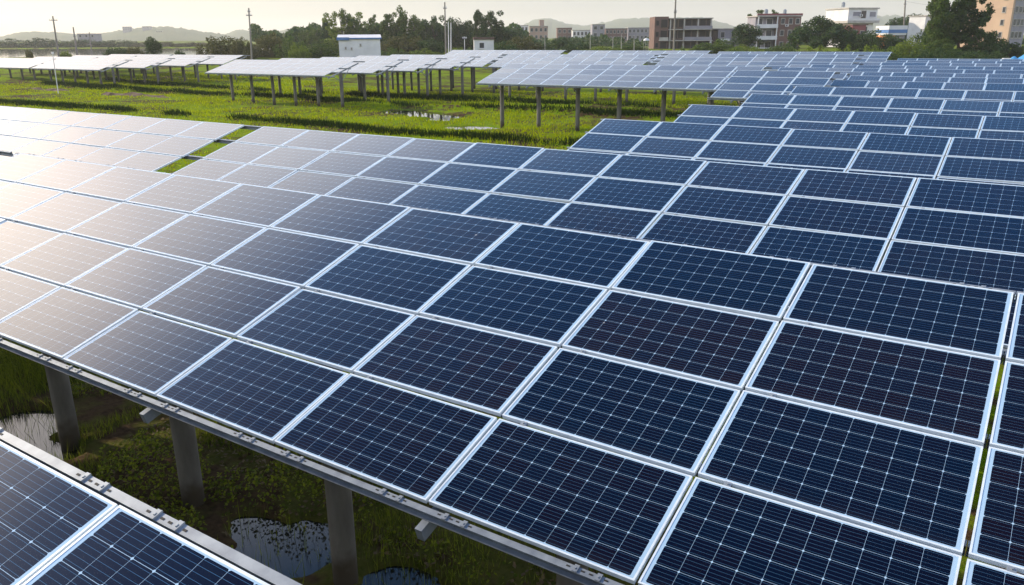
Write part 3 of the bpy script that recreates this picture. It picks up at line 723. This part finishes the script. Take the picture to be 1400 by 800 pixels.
# ------------------------------------------------------------------ buildings
M_WHITE = surf('white_paint', (.64, .65, .68), (.52, .53, .56), .6, .4)
M_BLUE = surf('blue_sheet_roof', (.07, .18, .42), (.05, .13, .32), .45, .8)
M_BROWNROOF = surf('brown_roof', (.14, .09, .08), (.09, .06, .055), .8, 1.2)
M_BRICK = surf('raw_brick', (.125, .088, .072), (.07, .054, .05), .9, .55, lo=.3, hi=.7)
M_BRICK2 = surf('red_brick', (.155, .088, .075), (.10, .065, .062), .9, .6, lo=.3, hi=.7)
M_SLAB = surf('floor_concrete', (.42, .40, .38), (.30, .29, .28), .85, .7)
M_GREYW = surf('grey_render', (.26, .25, .29), (.19, .19, .23), .85, .5)
M_TAN = surf('tan_render', (.50, .36, .26), (.42, .30, .22), .85, .2)
M_PINK = surf('pink_render', (.36, .25, .21), (.29, .21, .18), .85, .3)
M_RED = surf('maroon_sheet', (.22, .05, .06), (.16, .04, .05), .6, .6)
M_ORANGE = surf('orange_wall', (.60, .24, .09), (.5, .2, .08), .8, .6)
M_PANE = surf('dark_pane', (.03, .035, .045), (.05, .055, .065), .15, .5)
M_VOID = surf('window_void', (.035, .028, .025), (.02, .018, .018), .9, .5)

class House:
    def __init__(s, name, label, x0, x1, ytop, D, depth, rz=0, group=None, cat='house', wmul=1.0, ybase=None):
        p0, p1 = at(x0, ytop, D), at(x1, ytop, D); d = p1 - p0
        s.W = float(np.hypot(d[0], d[1])) * wmul; a = math.atan2(d[1], d[0]) + rad(rz)
        mid = (p0 + p1) / 2; g = min(gz(*p0[:2]), gz(*p1[:2])) if ybase is None else float(at(x0, ybase, D)[2]); s.H = float(mid[2] - g); s.d = depth
        s.r = thing(name, label, cat, (mid[0], mid[1], g), a, group); s.px = D / FPX
    def part(s, name, mats, fn, parent=None):
        m = MB(); fn(m); return m.build(name, mats, parent or s.r)
    def box(s, name, mat, x0, x1, y0, y1, z0, z1, parent=None):
        """x in 0..1 of the width, y metres behind the front, z in metres"""
        W = s.W; m = MB(); m.box(((x0 - .5) * W, y0, z0), ((x1 - .5) * W, y1, z1)); return m.build(name, mat, parent or s.r)
    def window(s, xc, zc, w, h, mats=None, side=None, y=0.0):
        m = MB(); W = s.W
        t = .12
        def bx(a, b, z0, z1, o0, o1, mi):
            if side == 'left': m.box((-W / 2 - o1, a, z0), (-W / 2 - o0, b, z1), mi)
            elif side == 'right': m.box((W / 2 + o0, a, z0), (W / 2 + o1, b, z1), mi)
            else: m.box((a, y - o1, z0), (b, y - o0, z1), mi)
        c = xc if side else (xc - .5) * W
        bx(c - w / 2, c + w / 2, zc - h / 2, zc + h / 2, .003, .03, 1)
        bx(c - w / 2 - t, c + w / 2 + t, zc - h / 2 - .18, zc - h / 2, .003, .14, 0)
        bx(c - w / 2 - t, c - w / 2, zc - h / 2, zc + h / 2, .003, .07, 0); bx(c + w / 2, c + w / 2 + t, zc - h / 2, zc + h / 2, .003, .07, 0)
        bx(c - w / 2 - t, c + w / 2 + t, zc + h / 2, zc + h / 2 + .14, .003, .10, 0)
        return m.build('window', mats or [M_SLAB, M_PANE], s.r)

# shed with the blue roof edge
h = House('shed', 'white blank walled shed with a blue edged sheet roof, before the tree belt', 463, 519, 50, 150, 6, 10, cat='shed')
h.box('wall', M_WHITE, 0, 1, 0, 6, -.5, h.H - .35)
m = MB(); W = h.W / 2
m.add([(-W - .25, -.3, h.H - .34), (W + .25, -.3, h.H - .34), (W + .25, 6.3, h.H + .25), (-W - .25, 6.3, h.H + .25), (-W - .25, -.3, h.H - .22), (W + .25, -.3, h.H - .22), (W + .25, 6.3, h.H + .37), (-W - .25, 6.3, h.H + .37)], [(0, 3, 2, 1), (4, 5, 6, 7), (0, 1, 5, 4), (1, 2, 6, 5), (2, 3, 7, 6), (3, 0, 4, 7)])
roof = m.build('roof', M_WHITE, h.r)
m = MB(); m.box((-W - .28, -.36, h.H - .62), (-W + 1.9, -.302, h.H - .12)); m.box((-W - .31, -.36, h.H - .62), (-W - .255, 6.3, h.H - .12)); m.box((-W + 1.9, -.34, h.H - .44), (W + .28, -.302, h.H - .2)); m.build('roof_trim', M_BLUE, roof)
h.box('plinth', M_BLUE, -.002, 1.002, -.03, -.004, .9, 1.25)
for q, zz in ((.16, .62), (.3, .6), (.52, .72)): h.window(q, h.H * zz, .10, .2)
# white hut
h = House('hut', 'small white hut with one dark window and a brown flat roof', 648, 675, 53.5, 158, 3.5, 4, cat='hut')
h.box('wall', M_WHITE, 0, 1, 0, 3.5, -.5, h.H - .1); h.box('roof', M_BROWNROOF, -.03, 1.03, -.25, 3.8, h.H - .09, h.H + .35)
h.window(.39, h.H - 1.15, .85, .95, [M_WHITE, M_PANE])
# brick ruin: bare concrete floors, brick infill, open balconies
h = House('brick_building', 'unfinished three storey brick building with dark openings behind the tall pole', 895, 974, 24.5, 232, 10, 0, cat='building')
fl = 2.95; top = h.H; z = [top - 3 * fl, top - 2 * fl, top - fl, top]
h.box('wall', M_BRICK, .27, 1, .2, 10, -1, top - .25)
h.box('tower_wall', M_BRICK2, 0, .24, -.6, 8, -1, top + .35)
h.box('stair_wall', M_VOID, .241, .269, 1.2, 9, -1, top - .4)
for i, zz in enumerate(z[1:]): h.box('floor_slab', M_SLAB, .243, 1.015, -.5 if i != 0 else -.9, 10.1, zz - .22, zz)
for q in (.28, .52, .76, .985): h.box('column', M_SLAB, q - .012, q + .012, -.15, .195, -1, top - .23)
for i, zz in enumerate(z[:3]):
    for q, wd in ((.36, 1.3), (.46, 1.0), (.60, 1.5), (.69, 1.1), (.85, 1.5), (.93, .9)): h.window(q, zz + 1.5, wd * 1.15, 1.9, [M_BRICK, M_VOID], y=.2)
    h.window(.165, zz + 1.5, 1.7, 2.0, [M_BRICK, M_VOID], y=-.6); h.window(.05, zz + 1.6, .7, 1.2, [M_BRICK, M_VOID], y=-.6)
for i in (1, 2):
    b = h.box('balcony', M_SLAB, .52, .99, -1.5, -.52, z[i] - .2, z[i] + .02); h.box('railing', M_GREYW, .52, .99, -1.5, -1.4, z[i] + .021, z[i] + .85, b)
b = h.box('balcony', M_SLAB, .08, .235, -1.7, -.61, z[1] - .15, z[1] + .05); h.box('railing', M_SLAB, .08, .235, -1.7, -1.62, z[1] + .051, z[1] + .8, b)
h.box('corner_pillar', M_WHITE, .97, .99, -1.38, -1.2, -1, z[1] - .21)
# grey house to its right
h = House('grey_house', 'low grey house with two windows right of the unfinished brick building', 976, 1011, 39, 236, 8)
h.box('wall', M_GREYW, .18, 1, 0, 8, -1, h.H - .2); h.box('side_wall', M_BRICK, 0, .179, .6, 7, -1, h.H - .5); h.box('roof', M_SLAB, -.02, 1.03, -.3, 8.3, h.H - .19, h.H + .05)
for q in (.36, .78):
    h.window(q, h.H - 1.7, 1.0, 1.4); h.window(q, h.H - 4.6, 1.0, 1.4)
b = h.box('balcony', M_WHITE, .24, .62, -.9, -.01, h.H - 3.4, h.H - 2.75)
FIT = []
# balcony house
h = House('balcony_house', 'red brick house with white stacked balconies on its left side', 1037, 1096, 21, 225, 10)
h.box('wall', M_BRICK2, .47, 1, 0, 10, -1, h.H - .3); h.box('back_wall', M_GREYW, 0, .469, 2.2, 10, -1, h.H - .3)
h.box('roof', M_SLAB, -.03, 1.02, -.3, 10.2, h.H - .29, h.H); h.box('parapet', M_RED, -.03, 1.02, -.3, -.15, h.H + .003, h.H + .45)
for i in range(1, 4):
    zz = h.H - i * 3.0
    b = h.box('balcony', M_WHITE, -.03, .468, -.35, 2.19, zz - .25, zz - .02); h.box('railing', M_WHITE, -.03, .468, -.35, -.25, zz - .019, zz + .75, b)
    h.window(.12, zz + 1.3, 1.0, 2.0, [M_WHITE, M_PANE], y=2.2); h.window(.33, zz + 1.4, 1.5, 1.6, [M_WHITE, M_PANE], y=2.2)
    for q in (.58, .76, .92): h.window(q, zz + 1.5, .9, 1.3)
for q in (.01, .45): h.box('column', M_WHITE, q - .012, q + .012, -.2, 0, -1, h.H - .3)
FIT.append((h, [(.3, 5, .55), (.8, 7, .5)], [(.67, h.H - 2.9, 0), (.84, h.H - 5.9, 0)]))
# pale modern house
h = House('modern_house', 'pale modern house with overhanging upper storey and a sunlit left wall', 1157, 1205, 10.5, 240, 11, 14)
u = .985
h.box('wall', M_WHITE, .08, .92, .6, 10, -1, h.H - 4.2); h.box('upper_wall', M_WHITE, .02, .97, 0, 10.5, h.H - 3.5, h.H - .35)
h.box('floor_slab', M_SLAB, -.02, 1.03, -.6, 10.7, h.H - 4.19, h.H - 3.51); h.box('roof', M_SLAB, -.01, 1.01, -.35, 10.6, h.H - .34, h.H)
h.window(.30, h.H - 1.7, 2.6, 1.1, [M_WHITE, M_GREYW]); h.window(.52, h.H - 1.9, 1.5, 2.0); h.window(.82, h.H - 1.8, 2.0, 1.3, [M_WHITE, M_GREYW])
h.window(.3, h.H - 6, 1.6, 1.6, y=.6); h.window(.65, h.H - 6, 1.6, 1.6, y=.6)
h.box('railing', M_WHITE, -.02, 1.03, -.6, -.5, h.H - 3.509, h.H - 2.9)
FIT.append((h, [(.25, 6, .5)], [(.42, h.H - 2.4, 0)]))
h = House('red_shack', 'maroon sheet walled house tucked under the pale modern house', 1166, 1186, 33, 215, 7)
h.box('wall', M_RED, 0, .92, 0, 7, -1, h.H - .3); h.box('roof', M_BROWNROOF, -.04, 1.04, -.3, 7.2, h.H - .29, h.H); h.window(.2, h.H - 2.3, .9, 1.6); h.window(.7, h.H - 2.3, .9, 1.2)
h = House('striped_roof_house', 'small house with a white and blue striped roof and an orange wall', 1216, 1240, 35, 200, 7)
h.box('wall', M_ORANGE, 0, .42, .2, 6.5, -1, h.H - 2.2); h.box('front_wall', M_GREYW, .421, 1, .4, 6.5, -1, h.H - 2.2)
rf = h.box('roof', M_WHITE, -.03, 1.03, -.3, 7, h.H - .9, h.H); h.box('roof_band', M_BLUE, -.03, 1.03, -.33, 7.03, h.H - 1.7, h.H - .91, rf); h.box('eave', M_WHITE, -.01, 1.01, -.2, 6.9, h.H - 2.19, h.H - 1.71, rf)
h.window(.7, h.H - 3.4, 1.2, 1.0, y=.4)
h = House('small_tower', 'narrow white tower with a rosy sunlit flank left of the tall trees', 1263, 1280, 21, 235, 4, 30)
h.box('wall', M_WHITE, 0, 1, 0, 5, -1, h.H - .3); h.box('roof', M_SLAB, -.06, 1.06, -.3, 5.3, h.H - .29, h.H)
h.window(.55, h.H - 2.2, 1.4, 1.6); h.window(.55, h.H - 5.4, 1.4, 1.6)
h = House('pink_house', 'pink rendered house with dark roof tank between the trees and the tan tower block', 1358, 1378, 16, 225, 8, 30)
h.box('wall', M_PINK, 0, 1, 0, 8, -1, h.H - .3); h.box('roof', M_SLAB, -.05, 1.05, -.3, 8.3, h.H - .29, h.H)
m = MB(); m.tube([(0, 3, h.H + .003), (0, 3, h.H + 1.0)], .7, 12); m.build('roof_tank', M_DARKSTEEL, h.r)
for q in (2, 5.5):
    for zz in (2.2, 5.2): h.window(q, h.H - zz, .8, 1.2, side='left')
for zz in (2.2, 5.2, 8.2): h.window(.5, h.H - zz, .9, 1.3)
h = House('tower_block', 'tall tan apartment block with a sunlit windowless flank at the right edge', 1380, 1420, -16, 210, 14, 32, cat='building')
h.box('wall', M_TAN, 0, 1, 0, 12, -1, h.H - .3); h.box('front_cladding', M_GREYW, .12, 1.0, -.06, -.003, -1, h.H - .31); h.box('roof', M_SLAB, -.03, 1.03, -.3, 12.3, h.H - .29, h.H)
for i in range(5):
    for q in (.25, .5, .75): h.window(q, h.H - 2 - 3.0 * i, 1.3, 1.4, y=-.06)
    h.window(2.0, h.H - 2 - 3.0 * i, .7, 1.2, side='left')
def fittings(h, tanks, units):
    for q, y, r in tanks:
        m = MB(); x = (q - .5) * h.W; m.tube([(x, y, h.H + .46), (x, y, h.H + 1.5), (x, y, h.H + 1.75)], [r, r, r * .35], 12)
        for a in (0, 2.1, 4.2): m.tube([(x + math.cos(a) * r * .7, y + math.sin(a) * r * .7, h.H + .003), (x + math.cos(a) * r * .7, y + math.sin(a) * r * .7, h.H + .465)], .05, 5)
        m.build('roof_tank', M_GALV, h.r)
    for q, zz, y in units:
        m = MB(); x = (q - .5) * h.W; m.box((x - .42, y - .5, zz), (x + .42, y - .19, zz + .6)); m.box((x - .3, y - .506, zz + .1), (x + .12, y - .503, zz + .5), 1); m.build('air_conditioner', [M_WHITE, M_VOID], h.r)
for h_, tk, un in FIT: fittings(h_, tk, un)
# hazy far houses
GF = 'far houses below the pale hills'
def far_house(label, x0, x1, yt, D, mat, floors, cols, room=None, pitched=False, rz=0, yb=None):
    h = House('far_house', label, x0, x1, yt, D, 9, rz, GF, ybase=yb)
    h.box('wall', mat, 0, 1, 0, 9, -2, h.H - .25); h.box('roof', M_SLAB if not pitched else M_BROWNROOF, -.02, 1.02, -.3, 9.3, h.H - .24, h.H)
    if room: h.box('roof_room', mat, room[0], room[1], 1, 6, h.H + .003, h.H + 2.6)
    for i in range(floors):
        for j in range(cols): h.window((j + .5) / cols, h.H - 1.7 - 3.1 * i, min(1.4, h.W / cols * .5), 1.4)
    return h
far_house('white far house at the left of the far row, above the olive bush', 703, 722, 34.5, 400, M_WHITE, 2, 4)
far_house('pinkish far house with a dark room on its roof', 724, 749, 35.5, 380, M_PINK, 3, 4, (.55, .8))
far_house('low reddish far house with a wide brown eave', 762, 782, 38, 420, M_BRICK2, 2, 3, pitched=True)
far_house('low white far house with a row of small windows', 783, 809, 41, 410, M_WHITE, 2, 5)
far_house('taller grey far house with two dark storeys', 810, 827, 33, 395, M_GREYW, 3, 2)
far_house('long reddish far building right of the taller grey one', 828, 858, 38.5, 415, M_BRICK2, 2, 6)
far_house('long dusky far building ending behind the brick ruin', 859, 897, 37.5, 425, M_GREYW, 2, 7)
far_house('blank hazy block on the ridge of the left hill', 167, 177, 36.5, 1410, M_GREYW, 2, 3, yb=48)
far_house('small hazy house on the ridge right of the blank block', 194, 204, 36, 1410, M_GREYW, 1, 2, pitched=True, yb=47)
far_house('wide hazy shed at the foot of the left hill', 105, 130, 46, 600, M_GREYW, 1, 3, pitched=True)
far_house('hazy pale house on the slope of the left hill', 213, 222, 42, 1380, M_SLAB, 2, 3, yb=50)

# ------------------------------------------------------------------ poles and small things
def pole(label, xt, yt, xb, D, r, mat, arms=(), ybase=None, name='utility_pole', cat='pole'):
    t = at(xt, yt, D); b = at(xb, 70, D); g = gz(b[0], b[1])
    root = thing(name, label, cat, (b[0], b[1], g), 0, 'poles among the fields'); T = Vector((t[0] - b[0], t[1] - b[1], t[2] - g))
    m = MB(); m.tube([(0, 0, -.5), tuple(T)], [r * 1.25, r * .8], 10); m.build('shaft', mat, root)
    rt = Vector((ROT[0, 0], ROT[1, 0], 0)).normalized()
    for f, wd in arms:
        c = T * f; a = MB(); a.bar(c - rt * wd / 2, c + rt * wd / 2, .12, .12); arm = a.build('cross_arm', M_DARKSTEEL, root)
        for q in (-.45, -.2, .2, .45):
            s = c + rt * wd * q; i = MB(); i.tube([s + Vector((0, 0, .06)), s + Vector((0, 0, .22)), s + Vector((0, 0, .34))], [.05, .07, .03], 6); i.build('insulator', M_WHITE, arm)
    return root
M_POLE = surf('pole_concrete', (.24, .22, .20), (.16, .15, .14), .85, 1)
pole('leaning dark utility pole with a cross arm on the left lake shore', 72, 22, 79, 175, .17, M_POLE, [(.90, 1.7)])
pole('shorter dark pole without arm right of the leaning utility pole', 100, 37, 104, 190, .17, M_POLE, [(.8, .5)])
pole('thin short pole at the lake, third from the left edge', 122, 44, 124, 215, .13, M_POLE)
pole('tall utility pole with a cross arm beside the olive bushes', 340, 11, 343, 165, .15, M_POLE, [(.86, 1.2), (.93, .5)])
pole('tall thin grey utility pole before the dark tree belt', 608, 3, 609.5, 160, .15, M_POLE, [(.9, .7)])
pole('white post close to the grey utility pole, the left of two', 613, 30, 613, 158, .10, M_WHITE, name='post_pole')
pole('white post close to the grey utility pole, the right of two', 616.5, 31, 616, 159, .10, M_WHITE, name='post_pole')
pole('short pale post with a small head left of the white hut', 635, 50, 635, 158, .07, M_WHITE, [(.92, .8)], name='post_pole')
pole('tall dark pole in front of the unfinished brick building', 924, -6, 921.5, 120, .13, M_POLE, [(.80, .35)])
pole('dark pole rising behind the house with the striped roof', 1238, -4, 1234, 210, .2, M_POLE, [(.86, .6)])
pole('white leaning pole between the tall trees and the tan tower block', 1363, 42, 1361, 150, .12, M_WHITE)
for px, yt, lb in [(745, 48, 'thin pale post below the pink far house'), (838, 51, 'thin pale post below the long reddish far building'), (849.5, 47, 'taller thin pale post beside the long reddish far building'), (867, 48, 'thin grey post left of the brick ruin'), (807, 46, 'thin grey post below the low white far house')]:
    pole(lb, px, yt, px, 190, .07, M_SLAB, name='post_pole')
p = at(76.5, 110, 97.0); g = gz(p[0], p[1]); t = at(72, 74, 97.0)
root = thing('pipe_pole', 'thin white pipe standing before the far left solar tables', 'pole', (p[0], p[1], g))
m = MB(); m.tube([(0, 0, -.3), (t[0] - p[0], t[1] - p[1], t[2] - g)], .05, 8); m.build('shaft', M_WHITE, root)
m = MB(); m.box((t[0] - p[0] - .12, t[1] - p[1] - .1, t[2] - g), (t[0] - p[0] + .12, t[1] - p[1] + .1, t[2] - g + .25)); m.build('cap_box', M_WHITE, root)
# small white canopy before the brick ruin
p = at(884, 52, 195); g = gz(p[0], p[1])
root = thing('canopy', 'small white domed canopy left of the unfinished brick building', 'canopy', (p[0], p[1], g))
m = MB(); z1 = p[2] - g - .6; rr = .75; n = 12
rings = [[(math.cos(6.283 * k / n) * rr * q, math.sin(6.283 * k / n) * rr * q, z1 + hh) for k in range(n)] for q, hh in ((1, 0), (.85, .3), (.5, .5), (.05, .58))]
for r_ in range(3): m.add(rings[r_] + rings[r_ + 1], [(k, (k + 1) % n, n + (k + 1) % n, n + k) for k in range(n)])
m.build('cover', M_WHITE, root)
for k in range(4):
    m = MB(); m.tube([(math.cos(1.57 * k + .78) * .6, math.sin(1.57 * k + .78) * .6, -.2), (math.cos(1.57 * k + .78) * .6, math.sin(1.57 * k + .78) * .6, z1)], .03, 6); m.build('leg', M_SLAB, root)
# parked van at the right edge
M_VAN = surf('van_paint', (.72, .75, .78), (.66, .69, .72), .35, 1); M_TYRE = surf('tyre', (.02, .02, .02), rough=.8); M_BLUET = surf('blue_tarpaulin', (.06, .30, .62), (.05, .24, .5), .6, 1.2)
p = at(1397, 68, 118); g = gz(p[0], p[1])
root = thing('van', 'white van parked behind the last solar tables at the right edge', 'van', (p[0], p[1], g), rad(8))
m = MB(); prof = [(-2.2, .45), (2.1, .45), (2.3, .7), (2.25, 1.1), (1.55, 1.3), (1.0, 2.0), (-2.1, 2.05), (-2.3, 1.8)]
m.add([(a, -.85, b) for a, b in prof] + [(a, .85, b) for a, b in prof], [tuple(range(7, -1, -1)), tuple(range(8, 16))] + [(k, (k + 1) % 8, 8 + (k + 1) % 8, 8 + k) for k in range(8)])
m.build('body', M_VAN, root)
m = MB(); m.box((-1.9, -.858, 1.3), (-.6, -.853, 1.85)); m.box((-.5, -.858, 1.3), (.7, -.853, 1.85)); m.build('window', M_PANE, root)
for a in (-1.4, 1.5):
    for b in (-.8, .8):
        m = MB(); m.tube([(a, b - .1, .33), (a, b + .1, .33)], .33, 16); m.build('wheel', M_TYRE, root)
p = at(1399, 78, 100); g = gz(p[0], p[1])
root = thing('tarpaulin', 'bright blue tarpaulin draped over a low heap beside the white van', 'tarpaulin', (p[0], p[1], g))
nn = 14; V = []; hz_ = p[2] - g - .05
for j in range(nn + 1):
    for i in range(nn + 1):
        a, b = i / nn * 2 - 1, j / nn * 2 - 1; hh = hz_ * max(0, 1 - max(abs(a), abs(b)) ** 4) * (1 + .10 * math.sin(5 * a + 3 * b) + .06 * math.sin(11 * b)); V.append((a * 2.0, b * 1.6, hh))
m = MB(); m.add(V, [(j * (nn + 1) + i, j * (nn + 1) + i + 1, (j + 1) * (nn + 1) + i + 1, (j + 1) * (nn + 1) + i) for j in range(nn) for i in range(nn)]); m.build('cover', M_BLUET, root, smooth=True)
# overhead cables on the right
def cable(label, a, b, sag):
    A, B = Vector(at(*a)), Vector(at(*b)); m = MB(); pts = []
    for i in range(25):
        t = i / 24; q = A.lerp(B, t); q.z -= sag * 4 * t * (1 - t); pts.append(tuple(q))
    m.tube(pts, .018, 5); tag(m.build('overhead_cable', M_DARKSTEEL), label, 'cable')
cable('thin overhead cable running from the dark pole towards the tan tower block', (1238, 2, 210), (1420, 10, 205), 1.0)

# ------------------------------------------------------------------ air
hm = bpy.data.materials.new('haze'); hm.use_nodes = True; t = hm.node_tree; t.nodes.clear()
pv = t.nodes.new('ShaderNodeVolumePrincipled'); pv.inputs['Color'].default_value = (.93, .94, .95, 1); pv.inputs['Density'].default_value = .0002; pv.inputs['Anisotropy'].default_value = .3
o = t.nodes.new('ShaderNodeOutputMaterial'); t.links.new(pv.outputs[0], o.inputs['Volume'])
m = MB(); m.box((-3900, -200, -14), (2300, 3900, 110)); kind(m.build('haze', hm), 'stuff')
